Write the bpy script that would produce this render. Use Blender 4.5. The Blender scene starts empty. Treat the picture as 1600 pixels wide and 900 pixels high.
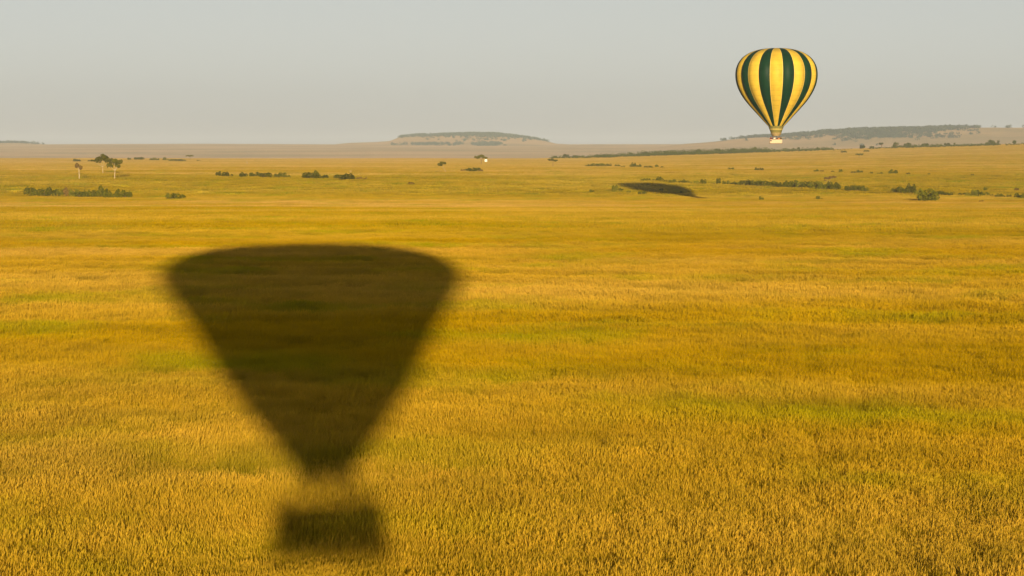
import bpy, bmesh, math, random
import numpy as np
from mathutils import Vector, Matrix

# ------------------------------------------------------------------ camera
scene = bpy.context.scene
COL = scene.collection
CAM_H = 9.0                       # eye height above the grass, standing in the first balloon's basket
FPX = 3600.0                      # focal length in photo pixels (photo is 1600 wide)
HORIZON = 246.0
PITCH = math.atan((450 - HORIZON) / FPX)
cam_d = bpy.data.cameras.new('camera')
cam_d.sensor_width = 36.0
cam_d.lens = 36.0 * FPX / 1600.0
cam_d.clip_start = 0.1
cam_d.clip_end = 60000
cam = bpy.data.objects.new('camera', cam_d)
COL.objects.link(cam)
cam.location = (0, 0, CAM_H)
cam.rotation_euler = (math.pi / 2 - PITCH, 0, 0)
scene.camera = cam


def ray(px, py):
    a, b = (px - 800) / FPX, (450 - py) / FPX
    c, s = math.cos(PITCH), math.sin(PITCH)
    return Vector((a, c + b * s, b * c - s)).normalized()


# ------------------------------------------------------------------ sun, sky, exposure
SUN_DIR = ray(477, 780)           # the way the light travels: towards the basket's shadow
ELEV = math.asin(-SUN_DIR.z)
to_sun = -SUN_DIR
world = bpy.data.worlds.new('World')
scene.world = world
world.use_nodes = True
wn = world.node_tree.nodes
wl = world.node_tree.links
wn.clear()
sky = wn.new('ShaderNodeTexSky')
sky.sky_type = 'NISHITA'
sky.sun_disc = False
sky.sun_elevation = ELEV
sky.sun_rotation = math.atan2(to_sun.x, to_sun.y)
sky.altitude = 1500
sky.air_density = 1.0
sky.dust_density = 3.0
sky.ozone_density = 1.0
hs = wn.new('ShaderNodeHueSaturation')
hs.inputs['Saturation'].default_value = 0.25
tint = wn.new('ShaderNodeMix')
tint.data_type = 'RGBA'
tint.blend_type = 'MULTIPLY'
tint.inputs['Factor'].default_value = 1.0
tint.inputs['B'].default_value = (0.985, 0.98, 0.97, 1)
bg = wn.new('ShaderNodeBackground')
bg.inputs['Strength'].default_value = 0.061
wo = wn.new('ShaderNodeOutputWorld')
wl.new(sky.outputs['Color'], hs.inputs['Color'])
wl.new(hs.outputs['Color'], tint.inputs['A'])
wl.new(tint.outputs['Result'], bg.inputs['Color'])
wl.new(bg.outputs['Background'], wo.inputs['Surface'])

sun_d = bpy.data.lights.new('sun', 'SUN')
sun_d.energy = 5.0
sun_d.angle = math.radians(0.75)
sun_d.color = (1.0, 0.80, 0.52)
sun = bpy.data.objects.new('sun', sun_d)
COL.objects.link(sun)
sun.location = (0, 0, 200)
sun.rotation_euler = SUN_DIR.to_track_quat('-Z', 'Y').to_euler()

scene.view_settings.view_transform = 'Standard'
scene.view_settings.look = 'None'
scene.view_settings.exposure = 0.75
scene.view_settings.gamma = 1.0
scene.view_settings.use_curve_mapping = False
scene.render.engine = 'CYCLES'
scene.cycles.max_bounces = 4
scene.cycles.diffuse_bounces = 2
scene.cycles.volume_bounces = 1
scene.cycles.use_denoising = True

R = random.Random(7)
RNG = np.random.default_rng(11)


# ------------------------------------------------------------------ small helpers
def tag(o, label=None, cat=None, group=None, kind=None):
    if label: o['label'] = label
    if cat: o['category'] = cat
    if group: o['group'] = group
    if kind: o['kind'] = kind
    return o


def link(name, me, mat=None, parent=None, smooth=False):
    o = bpy.data.objects.new(name, me)
    COL.objects.link(o)
    if mat is not None and me is not None and len(me.materials) == 0:
        me.materials.append(mat)
    if parent is not None:
        o.parent = parent
    if smooth:
        me.shade_smooth()
    return o


def empty(name, loc, rz=0.0):
    o = bpy.data.objects.new(name, None)
    COL.objects.link(o)
    o.location = loc
    o.rotation_euler = (0, 0, rz)
    o.empty_display_size = 0.5
    return o


class MB:
    """collects shapes, then becomes one mesh"""
    def __init__(self):
        self.v, self.f, self.m = [], [], []

    def quad(self, a, b, c, d, m=0):
        n = len(self.v)
        self.v += [tuple(a), tuple(b), tuple(c), tuple(d)]
        self.f.append((n, n + 1, n + 2, n + 3)); self.m.append(m)

    def tri(self, a, b, c, m=0):
        n = len(self.v)
        self.v += [tuple(a), tuple(b), tuple(c)]
        self.f.append((n, n + 1, n + 2)); self.m.append(m)

    def tube(self, pts, radii, n=8, m=0, caps=True):
        pts = [Vector(p) for p in pts]
        rings = []
        for i, p in enumerate(pts):
            d = (pts[min(i + 1, len(pts) - 1)] - pts[max(i - 1, 0)]).normalized()
            up = Vector((0, 0, 1)) if abs(d.z) < 0.9 else Vector((1, 0, 0))
            a = d.cross(up).normalized(); b = d.cross(a)
            s = len(self.v)
            for k in range(n):
                t = 2 * math.pi * k / n
                self.v.append(tuple(p + (a * math.cos(t) + b * math.sin(t)) * radii[i]))
            rings.append(s)
        for i in range(len(rings) - 1):
            for k in range(n):
                self.f.append((rings[i] + k, rings[i] + (k + 1) % n, rings[i + 1] + (k + 1) % n, rings[i + 1] + k))
                self.m.append(m)
        if caps:
            self.f.append(tuple(rings[0] + k for k in range(n))); self.m.append(m)
            self.f.append(tuple(rings[-1] + k for k in reversed(range(n)))); self.m.append(m)

    def box(self, x0, x1, y0, y1, z0, z1, m=0):
        n = len(self.v)
        self.v += [(x, y, z) for z in (z0, z1) for y in (y0, y1) for x in (x0, x1)]
        for q in ((0, 2, 3, 1), (4, 5, 7, 6), (0, 1, 5, 4), (2, 6, 7, 3), (0, 4, 6, 2), (1, 3, 7, 5)):
            self.f.append(tuple(n + i for i in q)); self.m.append(m)

    def lathe(self, prof, n=24, m=0):
        s = len(self.v)
        for r, z in prof:
            for k in range(n):
                t = 2 * math.pi * k / n
                self.v.append((r * math.cos(t), r * math.sin(t), z))
        for i in range(len(prof) - 1):
            for k in range(n):
                self.f.append((s + i * n + k, s + i * n + (k + 1) % n, s + (i + 1) * n + (k + 1) % n, s + (i + 1) * n + k))
                self.m.append(m)

    def mesh(self, name, mats=()):
        me = bpy.data.meshes.new(name)
        me.from_pydata(self.v, [], self.f)
        for mt in mats:
            me.materials.append(mt)
        if any(self.m):
            me.polygons.foreach_set('material_index', self.m)
        me.update()
        return me


# ------------------------------------------------------------------ materials
def new_mat(name):
    m = bpy.data.materials.new(name)
    m.use_nodes = True
    m.node_tree.nodes.clear()
    return m, m.node_tree.nodes, m.node_tree.links


def node(nodes, kind, **kw):
    n = nodes.new(kind)
    for k, v in kw.items():
        setattr(n, k, v)
    return n


def ramp(nodes, links, src, stops, interp='LINEAR'):
    r = nodes.new('ShaderNodeValToRGB')
    r.color_ramp.interpolation = interp
    els = r.color_ramp.elements
    while len(els) < len(stops):
        els.new(0.5)
    for e, (p, c) in zip(els, stops):
        e.position = p
        e.color = tuple(c) + (1,) if len(c) == 3 else c
    links.new(src, r.inputs['Fac'])
    return r


def mix(nodes, links, fac, a, b, blend='MIX'):
    n = nodes.new('ShaderNodeMix')
    n.data_type = 'RGBA'
    n.blend_type = blend
    for sock, val in ((n.inputs['Factor'], fac), (n.inputs['A'], a), (n.inputs['B'], b)):
        if isinstance(val, (int, float)):
            sock.default_value = val
        elif isinstance(val, tuple):
            sock.default_value = val + (1,) if len(val) == 3 else val
        else:
            links.new(val, sock)
    return n.outputs['Result']


GOLD = (0.435, 0.282, 0.002)
TAN = (0.565, 0.368, 0.035)
GREEN = (0.33, 0.295, 0.002)


def land_group():
    """Which grass grows where: a map over the land, in world metres."""
    g = bpy.data.node_groups.new('land_colour', 'ShaderNodeTree')
    g.interface.new_socket('Colour', in_out='OUTPUT', socket_type='NodeSocketColor')
    ns, ls = g.nodes, g.links
    out = ns.new('NodeGroupOutput')
    geo = ns.new('ShaderNodeNewGeometry')
    flat = node(ns, 'ShaderNodeVectorMath', operation='MULTIPLY')
    flat.inputs[1].default_value = (1, 1, 0)
    ls.new(geo.outputs['Position'], flat.inputs[0])

    def noise(scale, detail, rough=0.55, stretch=None, off=0.0):
        n = node(ns, 'ShaderNodeTexNoise', noise_dimensions='3D')
        n.inputs['Scale'].default_value = scale
        n.inputs['Detail'].default_value = detail
        n.inputs['Roughness'].default_value = rough
        mp = ns.new('ShaderNodeMapping')
        mp.inputs['Location'].default_value = (off, off * 0.7, off * 0.3)
        mp.inputs['Scale'].default_value = stretch or (1, 1, 1)
        ls.new(flat.outputs[0], mp.inputs['Vector'])
        ls.new(mp.outputs[0], n.inputs['Vector'])
        return n.outputs['Fac']
    patch = noise(1 / 14, 5, 0.6, None, 3.1)
    wide = noise(1 / 55, 4, 0.55, (0.45, 1, 1), 17.0)
    fine = noise(1 / 1.1, 3, 0.6, None, 40.0)
    f_tan = ramp(ns, ls, wide, [(0.42, (0, 0, 0)), (0.62, (1, 1, 1))]).outputs['Color']
    f_grn = ramp(ns, ls, patch, [(0.51, (0, 0, 0)), (0.70, (1, 1, 1))]).outputs['Color']
    f_fin = ramp(ns, ls, fine, [(0.35, (0, 0, 0)), (0.65, (1, 1, 1))]).outputs['Color']
    c = mix(ns, ls, f_tan, GOLD, TAN)
    c = mix(ns, ls, f_grn, c, GREEN)
    c2 = mix(ns, ls, 1.0, c, (0.88, 0.91, 0.85), 'MULTIPLY')
    c = mix(ns, ls, f_fin, c2, c)
    mid = noise(1 / 4.5, 4, 0.65, (0.7, 1, 1), 71.0)
    f_mid = ramp(ns, ls, mid, [(0.32, (0.76, 0.78, 0.7)), (0.5, (1, 1, 1)), (0.68, (1.16, 1.15, 1.25))]).outputs['Color']
    c = mix(ns, ls, 1.0, c, f_mid, 'MULTIPLY')
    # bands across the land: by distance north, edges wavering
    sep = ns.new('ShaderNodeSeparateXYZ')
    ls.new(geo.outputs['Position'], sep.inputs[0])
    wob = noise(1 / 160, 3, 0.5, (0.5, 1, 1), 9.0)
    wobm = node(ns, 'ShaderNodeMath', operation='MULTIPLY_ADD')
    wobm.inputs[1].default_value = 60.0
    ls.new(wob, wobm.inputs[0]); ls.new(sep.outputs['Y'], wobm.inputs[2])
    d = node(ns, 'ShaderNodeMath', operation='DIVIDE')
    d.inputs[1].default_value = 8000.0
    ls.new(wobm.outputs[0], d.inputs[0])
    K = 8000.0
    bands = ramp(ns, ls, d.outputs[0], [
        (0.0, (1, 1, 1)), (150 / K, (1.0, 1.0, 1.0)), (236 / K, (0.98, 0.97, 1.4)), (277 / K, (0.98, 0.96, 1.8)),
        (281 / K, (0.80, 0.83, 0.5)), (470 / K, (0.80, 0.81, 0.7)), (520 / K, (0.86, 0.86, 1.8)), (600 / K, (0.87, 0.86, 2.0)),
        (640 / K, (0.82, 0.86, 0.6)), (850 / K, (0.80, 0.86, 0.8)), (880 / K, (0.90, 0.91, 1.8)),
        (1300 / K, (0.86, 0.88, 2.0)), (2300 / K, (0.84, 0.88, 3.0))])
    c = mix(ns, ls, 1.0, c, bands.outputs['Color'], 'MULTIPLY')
    straw = ramp(ns, ls, d.outputs[0], [(800 / K, (0, 0, 0)), (2300 / K, (0.62, 0.62, 0.62))])
    c = mix(ns, ls, straw.outputs['Color'], c, (0.40, 0.275, 0.075))
    # the damp green streak in the near grass on the right
    gp = ns.new('ShaderNodeMapping')
    gp.inputs['Location'].default_value = (-11.5 / 9.5, -73.5 / 3.2, 0)
    gp.inputs['Scale'].default_value = (1 / 9.5, 1 / 3.2, 0)
    ls.new(geo.outputs['Position'], gp.inputs['Vector'])
    gl = node(ns, 'ShaderNodeVectorMath', operation='LENGTH')
    ls.new(gp.outputs[0], gl.inputs[0])
    ga = node(ns, 'ShaderNodeMath', operation='MULTIPLY_ADD')
    ga.inputs[1].default_value = 1.6; ls.new(patch, ga.inputs[0]); ls.new(gl.outputs['Value'], ga.inputs[2])
    gf = ramp(ns, ls, ga.outputs[0], [(0.0, (0.75, 0.75, 0.75)), (1.0, (0, 0, 0))])
    gs_ = node(ns, 'ShaderNodeMapRange'); gs_.inputs['From Min'].default_value = 0.9; gs_.inputs['From Max'].default_value = 1.9
    ls.new(ga.outputs[0], gs_.inputs['Value']); ls.new(gs_.outputs[0], gf.inputs['Fac'])
    c = mix(ns, ls, gf.outputs['Color'], c, (0.36, 0.325, 0.002))
    fplain = ramp(ns, ls, d.outputs[0], [(2350 / K, (0, 0, 0)), (2700 / K, (1, 1, 1))])
    scrub = noise(1 / 260, 5, 0.6, (0.6, 1, 1), 5.0)
    dry = ramp(ns, ls, scrub, [(0.40, (0.29, 0.198, 0.095)), (0.62, (0.20, 0.152, 0.066))]).outputs['Color']
    c = mix(ns, ls, fplain.outputs['Color'], c, dry)
    ls.new(c, out.inputs['Colour'])
    return g


LAND = land_group()


def mat_grass(name, mul, transl=0.25, var=0.25):
    m, ns, ls = new_mat(name)
    gcol = ns.new('ShaderNodeGroup'); gcol.node_tree = LAND
    c = mix(ns, ls, 1.0, gcol.outputs[0], mul, 'MULTIPLY')
    oi = ns.new('ShaderNodeObjectInfo')
    rr = ramp(ns, ls, oi.outputs['Random'], [(0, (1 - var, 1 - var * 0.8, 1 - var)), (0.5, (1, 1, 1)), (1, (1 + var, 1 + var * 0.7, 1 + var))])
    c = mix(ns, ls, 1.0, c, rr.outputs['Color'], 'MULTIPLY')
    d = ns.new('ShaderNodeBsdfDiffuse')
    t = ns.new('ShaderNodeBsdfTranslucent')
    mx = ns.new('ShaderNodeMixShader')
    mx.inputs[0].default_value = transl
    ls.new(c, d.inputs['Color']); ls.new(c, t.inputs['Color'])
    ls.new(d.outputs[0], mx.inputs[1]); ls.new(t.outputs[0], mx.inputs[2])
    o = ns.new('ShaderNodeOutputMaterial')
    ls.new(mx.outputs[0], o.inputs['Surface'])
    return m


M_SEED = mat_grass('grass_seed_head', (1.12, 1.08, 1.2), 0.38, 0.06)
M_BLADE = mat_grass('grass_blade', (0.95, 1.0, 0.6), 0.45, 0.06)


def mat_ground(name, rough_amp=0.75):
    """Grassland seen from afar: upright stems turn the shading normal every way."""
    m, ns, ls = new_mat(name)
    m.cycles.use_bump_map_correction = False
    gcol = ns.new('ShaderNodeGroup'); gcol.node_tree = LAND
    geo = ns.new('ShaderNodeNewGeometry')
    wn_ = node(ns, 'ShaderNodeTexWhiteNoise', noise_dimensions='3D')
    sc = node(ns, 'ShaderNodeVectorMath', operation='SNAP')
    sc.inputs[1].default_value = (0.35, 0.35, 5000)
    ls.new(geo.outputs['Position'], sc.inputs[0])
    ls.new(sc.outputs[0], wn_.inputs['Vector'])
    sub = node(ns, 'ShaderNodeVectorMath', operation='SUBTRACT')
    sub.inputs[1].default_value = (0.5, 0.5, 0.5)
    ls.new(wn_.outputs['Color'], sub.inputs[0])
    mul = node(ns, 'ShaderNodeVectorMath', operation='MULTIPLY')
    mul.inputs[1].default_value = (2.4, 2.4, 0)
    ls.new(sub.outputs[0], mul.inputs[0])
    add = node(ns, 'ShaderNodeVectorMath', operation='ADD')
    ls.new(mul.outputs[0], add.inputs[0])
    nrm = node(ns, 'ShaderNodeVectorMath', operation='MULTIPLY')
    nrm.inputs[1].default_value = (0.55, 0.55, 0.55)
    ls.new(geo.outputs['Normal'], nrm.inputs[0])
    ls.new(nrm.outputs[0], add.inputs[1])
    nz = node(ns, 'ShaderNodeVectorMath', operation='NORMALIZE')
    ls.new(add.outputs[0], nz.inputs[0])
    d = ns.new('ShaderNodeBsdfDiffuse')
    d.inputs['Roughness'].default_value = 1.0
    ls.new(gcol.outputs[0], d.inputs['Color'])
    ls.new(nz.outputs[0], d.inputs['Normal'])
    o = ns.new('ShaderNodeOutputMaterial')
    ls.new(d.outputs[0], o.inputs['Surface'])
    return m


M_GROUND = mat_ground('savanna_ground')


def mat_leaf(name, c0, c1, transl=0.25):
    m, ns, ls = new_mat(name)
    geo = ns.new('ShaderNodeNewGeometry')
    oi = ns.new('ShaderNodeObjectInfo')
    n = ns.new('ShaderNodeTexNoise'); n.inputs['Scale'].default_value = 0.9; n.inputs['Detail'].default_value = 4
    ls.new(geo.outputs['Position'], n.inputs['Vector'])
    r1 = ramp(ns, ls, n.outputs['Fac'], [(0.3, c0), (0.7, c1)])
    hv = ns.new('ShaderNodeHueSaturation')
    mr = ns.new('ShaderNodeMapRange')
    mr.inputs['To Min'].default_value = 0.75; mr.inputs['To Max'].default_value = 1.25
    ls.new(oi.outputs['Random'], mr.inputs['Value'])
    ls.new(mr.outputs[0], hv.inputs['Value'])
    ls.new(r1.outputs['Color'], hv.inputs['Color'])
    d = ns.new('ShaderNodeBsdfDiffuse'); t = ns.new('ShaderNodeBsdfTranslucent')
    ls.new(hv.outputs[0], d.inputs['Color']); ls.new(hv.outputs[0], t.inputs['Color'])
    mx = ns.new('ShaderNodeMixShader'); mx.inputs[0].default_value = transl
    ls.new(d.outputs[0], mx.inputs[1]); ls.new(t.outputs[0], mx.inputs[2])
    o = ns.new('ShaderNodeOutputMaterial'); ls.new(mx.outputs[0], o.inputs['Surface'])
    return m


M_LEAF = mat_leaf('shrub_leaf', (0.066, 0.070, 0.003), (0.150, 0.138, 0.006))
M_LEAF_OLIVE = mat_leaf('olive_shrub_leaf', (0.11, 0.115, 0.008), (0.20, 0.18, 0.012))
M_LEAF_BROWN = mat_leaf('dry_shrub_leaf', (0.13, 0.085, 0.02), (0.20, 0.12, 0.025))
M_LEAF_ACACIA = mat_leaf('acacia_leaf', (0.080, 0.080, 0.006), (0.155, 0.135, 0.010))
M_LEAF_THICKET = mat_leaf('thicket_leaf', (0.045, 0.056, 0.009), (0.095, 0.098, 0.012))
M_LEAF_WOOD = mat_leaf('woodland_leaf', (0.035, 0.050, 0.020), (0.065, 0.08, 0.03))


def mat_plain(name, col, rough=0.6, spec=0.3, metal=0.0, noise=None, bump=0.0, transl=0.0):
    m, ns, ls = new_mat(name)
    p = ns.new('ShaderNodeBsdfPrincipled')
    p.inputs['Roughness'].default_value = rough
    p.inputs['Specular IOR Level'].default_value = spec
    p.inputs['Metallic'].default_value = metal
    tc = ns.new('ShaderNodeTexCoord')
    n = ns.new('ShaderNodeTexNoise')
    n.inputs['Scale'].default_value = noise or 6.0
    n.inputs['Detail'].default_value = 5
    ls.new(tc.outputs['Object'], n.inputs['Vector'])
    lo = tuple(c * 0.8 for c in col); hi = tuple(min(1, c * 1.15) for c in col)
    r = ramp(ns, ls, n.outputs['Fac'], [(0.3, lo), (0.7, hi)])
    ls.new(r.outputs['Color'], p.inputs['Base Color'])
    if bump:
        b = ns.new('ShaderNodeBump'); b.inputs['Strength'].default_value = bump
        ls.new(n.outputs['Fac'], b.inputs['Height']); ls.new(b.outputs[0], p.inputs['Normal'])
    o = ns.new('ShaderNodeOutputMaterial')
    if transl:
        t = ns.new('ShaderNodeBsdfTranslucent'); ls.new(r.outputs['Color'], t.inputs['Color'])
        mx = ns.new('ShaderNodeMixShader'); mx.inputs[0].default_value = transl
        ls.new(p.outputs[0], mx.inputs[1]); ls.new(t.outputs[0], mx.inputs[2]); ls.new(mx.outputs[0], o.inputs['Surface'])
    else:
        ls.new(p.outputs[0], o.inputs['Surface'])
    return m


def mat_fabric(name, col):
    """Balloon cloth: panels sewn in level courses, a little sheen."""
    m, ns, ls = new_mat(name)
    p = ns.new('ShaderNodeBsdfPrincipled')
    p.inputs['Roughness'].default_value = 0.5
    p.inputs['Specular IOR Level'].default_value = 0.08
    p.inputs['Sheen Weight'].default_value = 0.0
    tc = ns.new('ShaderNodeTexCoord')
    sep = ns.new('ShaderNodeSeparateXYZ'); ls.new(tc.outputs['Object'], sep.inputs[0])
    fr = node(ns, 'ShaderNodeMath', operation='PINGPONG'); fr.inputs[1].default_value = 0.55
    ls.new(sep.outputs['Z'], fr.inputs[0])
    seam = ramp(ns, ls, fr.outputs[0], [(0.0, (0.72, 0.72, 0.72)), (0.06, (1, 1, 1))])
    n = ns.new('ShaderNodeTexNoise'); n.inputs['Scale'].default_value = 0.7; n.inputs['Detail'].default_value = 5
    ls.new(tc.outputs['Object'], n.inputs['Vector'])
    r = ramp(ns, ls, n.outputs['Fac'], [(0.3, tuple(c * 0.85 for c in col)), (0.7, tuple(c * 1.08 for c in col))])
    c = mix(ns, ls, 1.0, r.outputs['Color'], seam.outputs['Color'], 'MULTIPLY')
    ls.new(c, p.inputs['Base Color'])
    b = ns.new('ShaderNodeBump'); b.inputs['Strength'].default_value = 0.25; b.inputs['Distance'].default_value = 0.05
    n2 = ns.new('ShaderNodeTexNoise'); n2.inputs['Scale'].default_value = 2.2; n2.inputs['Detail'].default_value = 4
    ls.new(tc.outputs['Object'], n2.inputs['Vector'])
    ls.new(n2.outputs['Fac'], b.inputs['Height']); ls.new(b.outputs[0], p.inputs['Normal'])
    t = ns.new('ShaderNodeBsdfTranslucent'); ls.new(c, t.inputs['Color'])
    mx = ns.new('ShaderNodeMixShader'); mx.inputs[0].default_value = 0.06
    o = ns.new('ShaderNodeOutputMaterial')
    ls.new(p.outputs[0], mx.inputs[1]); ls.new(t.outputs[0], mx.inputs[2]); ls.new(mx.outputs[0], o.inputs['Surface'])
    return m


M_YELLOW = mat_fabric('yellow_balloon_cloth', (0.54, 0.36, 0.035))
M_DKGREEN = mat_fabric('green_balloon_cloth', (0.003, 0.027, 0.010))
M_TAPE = mat_plain('seam_tape', (0.62, 0.42, 0.09), 0.6)
M_SKIRT = mat_plain('skirt_cloth', (0.20, 0.17, 0.035), 0.7, transl=0.2)
M_SCOOP = mat_plain('scoop_cloth', (0.38, 0.27, 0.11), 0.7, transl=0.2)
M_BAND = mat_plain('band_cloth', (0.62, 0.46, 0.12), 0.7)
M_STEEL = mat_plain('burner_steel', (0.35, 0.34, 0.32), 0.35, 0.5, 0.8)
M_WIRE = mat_plain('suspension_wire', (0.12, 0.11, 0.10), 0.4, 0.5, 0.6)
M_LEATHER = mat_plain('brown_leather', (0.10, 0.045, 0.02), 0.5)
M_DARK = mat_plain('dark_patch', (0.06, 0.035, 0.02), 0.6)
M_SKIN = mat_plain('skin', (0.32, 0.18, 0.11), 0.55)
M_HAIR = mat_plain('hair', (0.03, 0.02, 0.012), 0.5)
M_TROUSERS = mat_plain('khaki_trousers', (0.22, 0.17, 0.10), 0.8)
M_BARK = mat_plain('pale_bark', (0.38, 0.29, 0.15), 0.85, 0.1, noise=2.0, bump=0.4)
M_BARK_DK = mat_plain('brown_bark', (0.16, 0.11, 0.06), 0.9, 0.1, noise=2.0, bump=0.4)
M_WHITE = mat_plain('white_paint', (0.60, 0.58, 0.54), 0.35, 0.5)
M_GLASS = mat_plain('dark_window', (0.03, 0.035, 0.04), 0.1, 0.6)
M_TYRE = mat_plain('tyre_rubber', (0.03, 0.03, 0.03), 0.8)
M_TAIL = mat_plain('red_lamp', (0.4, 0.02, 0.02), 0.3)


def mat_wicker():
    m, ns, ls = new_mat('wicker')
    p = ns.new('ShaderNodeBsdfPrincipled'); p.inputs['Roughness'].default_value = 0.7
    tc = ns.new('ShaderNodeTexCoord')
    mp = ns.new('ShaderNodeMapping'); mp.inputs['Scale'].default_value = (9, 9, 16)
    ls.new(tc.outputs['Object'], mp.inputs['Vector'])
    ck = ns.new('ShaderNodeTexChecker'); ck.inputs['Scale'].default_value = 1.0
    ls.new(mp.outputs[0], ck.inputs['Vector'])
    c = mix(ns, ls, ck.outputs['Fac'], (0.42, 0.31, 0.18), (0.54, 0.41, 0.26))
    ls.new(c, p.inputs['Base Color'])
    b = ns.new('ShaderNodeBump'); b.inputs['Strength'].default_value = 0.5; b.inputs['Distance'].default_value = 0.02
    ls.new(ck.outputs['Fac'], b.inputs['Height']); ls.new(b.outputs[0], p.inputs['Normal'])
    o = ns.new('ShaderNodeOutputMaterial'); ls.new(p.outputs[0], o.inputs['Surface'])
    return m


M_WICKER = mat_wicker()

# ------------------------------------------------------------------ the land
PY = [-600, 0, 245, 330, 400, 480, 540, 610, 720, 850, 1100, 1600, 1900, 2050, 2300, 3000, 3800, 4500, 5500, 6500, 7200, 8000, 9500, 12000]
PZ = [0, 0, 0, -0.4, -1.05, -1.9, -2.6, -2.3, 0.7, 2.6, 4.1, 5.4, 7.2, 7.9, 6.0, -8.0, -4.0, 7.0, 27.0, 44.0, 50.0, 46.0, 34.0, 20]


def sstep(a, b, x):
    t = np.clip((x - a) / (b - a), 0, 1)
    return t * t * (3 - 2 * t)


def wave(x, y, s, seed):
    """cheap smooth noise: a few rotated sines"""
    r = random.Random(seed)
    out = 0
    for i in range(5):
        a = r.uniform(0, math.pi); k = r.uniform(0.6, 1.6) / s; ph = r.uniform(0, 6.28)
        out = out + np.sin((x * math.cos(a) + y * math.sin(a)) * k * 6.28 + ph)
    return out / 5


PYd = np.arange(-600, 12001, 10.0)
_z = np.interp(PYd, PY, PZ)
_k = np.hanning(13); _k /= _k.sum()
PZd = np.convolve(np.pad(_z, 6, mode='edge'), _k, mode='valid')


def height(x, y):
    x = np.asarray(x, float); y = np.asarray(y, float)
    z = np.interp(y, PYd, PZd)
    u = np.clip((x - 20) / 400.0, 0, 2.2)
    z = z + 12.0 * u * sstep(650, 1900, y) * (1 - sstep(2050, 2600, y))
    amp = sstep(250, 700, y)
    z = z + wave(x, y, 150, 3) * 0.16 * amp + wave(x, y, 420, 5) * 0.30 * sstep(600, 1400, y)
    far = sstep(4000, 6500, y)
    z = z + wave(x, y, 1500, 8) * 2.0 * far
    return z


def hz(x, y):
    return float(height(x, y))


def on_ground(px, py, ymax=2050.0):
    """where the sight line through a photo pixel meets the land"""
    d = ray(px, py)
    d = d / d.y
    ys = np.arange(40, 2400, 1.0)
    gap = CAM_H + d.z * ys - height(d.x * ys, ys)
    hit = np.nonzero(gap <= 0)[0]
    y = float(ys[hit[0]]) if len(hit) else ymax
    y = min(y, ymax)
    x = d.x * y
    return Vector((x, y, hz(x, y)))


def grid_mesh(name, xs, ys, zfun):
    X, Y = np.meshgrid(xs, ys)
    Z = zfun(X, Y)
    co = np.stack([X, Y, Z], -1).reshape(-1, 3)
    nx, ny = len(xs), len(ys)
    i = np.arange((ny - 1) * nx).reshape(ny - 1, nx)[:, :-1].ravel()
    fa = np.stack([i, i + 1, i + nx + 1, i + nx], -1)
    me = bpy.data.meshes.new(name)
    me.vertices.add(len(co)); me.vertices.foreach_set('co', co.ravel())
    me.loops.add(fa.size); me.loops.foreach_set('vertex_index', fa.ravel())
    me.polygons.add(len(fa)); me.polygons.foreach_set('loop_start', np.arange(0, fa.size, 4))
    me.polygons.foreach_set('loop_total', np.full(len(fa), 4))
    me.update(); me.validate()
    me.shade_smooth()
    return me


t = np.linspace(-1, 1, 241)
xs = np.sinh(t * 4.2) / np.sinh(4.2) * 5000
ys = np.concatenate([np.linspace(-560, 20, 20)[:-1], np.linspace(20, 1000, 160)[:-1], np.linspace(1000, 2600, 130)[:-1], np.linspace(2600, 11500, 150)])
tag(link('savanna_ground', grid_mesh('savanna_ground', xs, ys, height), M_GROUND), kind='structure')


def hill(name, sil, y_ridge, depth_front, depth_back, xpad):
    """a hill rising from the far plain; sil = photo outline (px, py) of its ridge"""
    hx = np.array([(p - 800) / FPX * y_ridge for p, _ in sil])
    hzv = np.array([CAM_H + (HORIZON - q) / FPX * y_ridge for _, q in sil])

    def zf(X, Y):
        top = np.interp(X, hx, hzv)
        edge = sstep(hx[0] - xpad, hx[0], X) * (1 - sstep(hx[-1], hx[-1] + xpad, X))
        t = np.where(Y < y_ridge, (y_ridge - Y) / depth_front, (Y - y_ridge) / depth_back)
        t = np.clip(t + 0.06 * wave(X, Y, 260, 21), 0, 1)
        fall = 1 - sstep(0.0, 1.0, t)
        g = height(X, Y)
        z = g - 6 + (top - (g - 6)) * fall * edge
        return z + wave(X, Y, 190, 31) * 0.8 * fall * edge
    xs = np.linspace(hx[0] - xpad, hx[-1] + xpad, 120)
    ys = np.linspace(y_ridge - depth_front * 1.1, y_ridge + depth_back * 1.1, 60)
    tag(link(name, grid_mesh(name, xs, ys, zf), M_GROUND), kind='structure')
    return zf


SIL_MESA = [(560, 223), (590, 222), (612, 220.5), (625, 215), (645, 212.3), (690, 211), (735, 210), (770, 210), (800, 212.5), (840, 218), (862, 223), (870, 225)]
SIL_RIGHT = [(1085, 224), (1120, 221), (1145, 217.5), (1180, 215), (1215, 213.5), (1250, 210), (1280, 206.5), (1340, 204), (1420, 202), (1480, 200), (1540, 199.5), (1600, 200), (1800, 203)]
SIL_LEFT = [(-120, 225), (-20, 223.8), (35, 223.3), (60, 225), (90, 227)]
z_mesa = hill('mesa_hill', SIL_MESA, 7000, 800, 700, 120)
z_right = hill('long_hill', SIL_RIGHT, 5600, 1100, 900, 160)
z_left = hill('low_hill', SIL_LEFT, 7000, 700, 600, 120)

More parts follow.
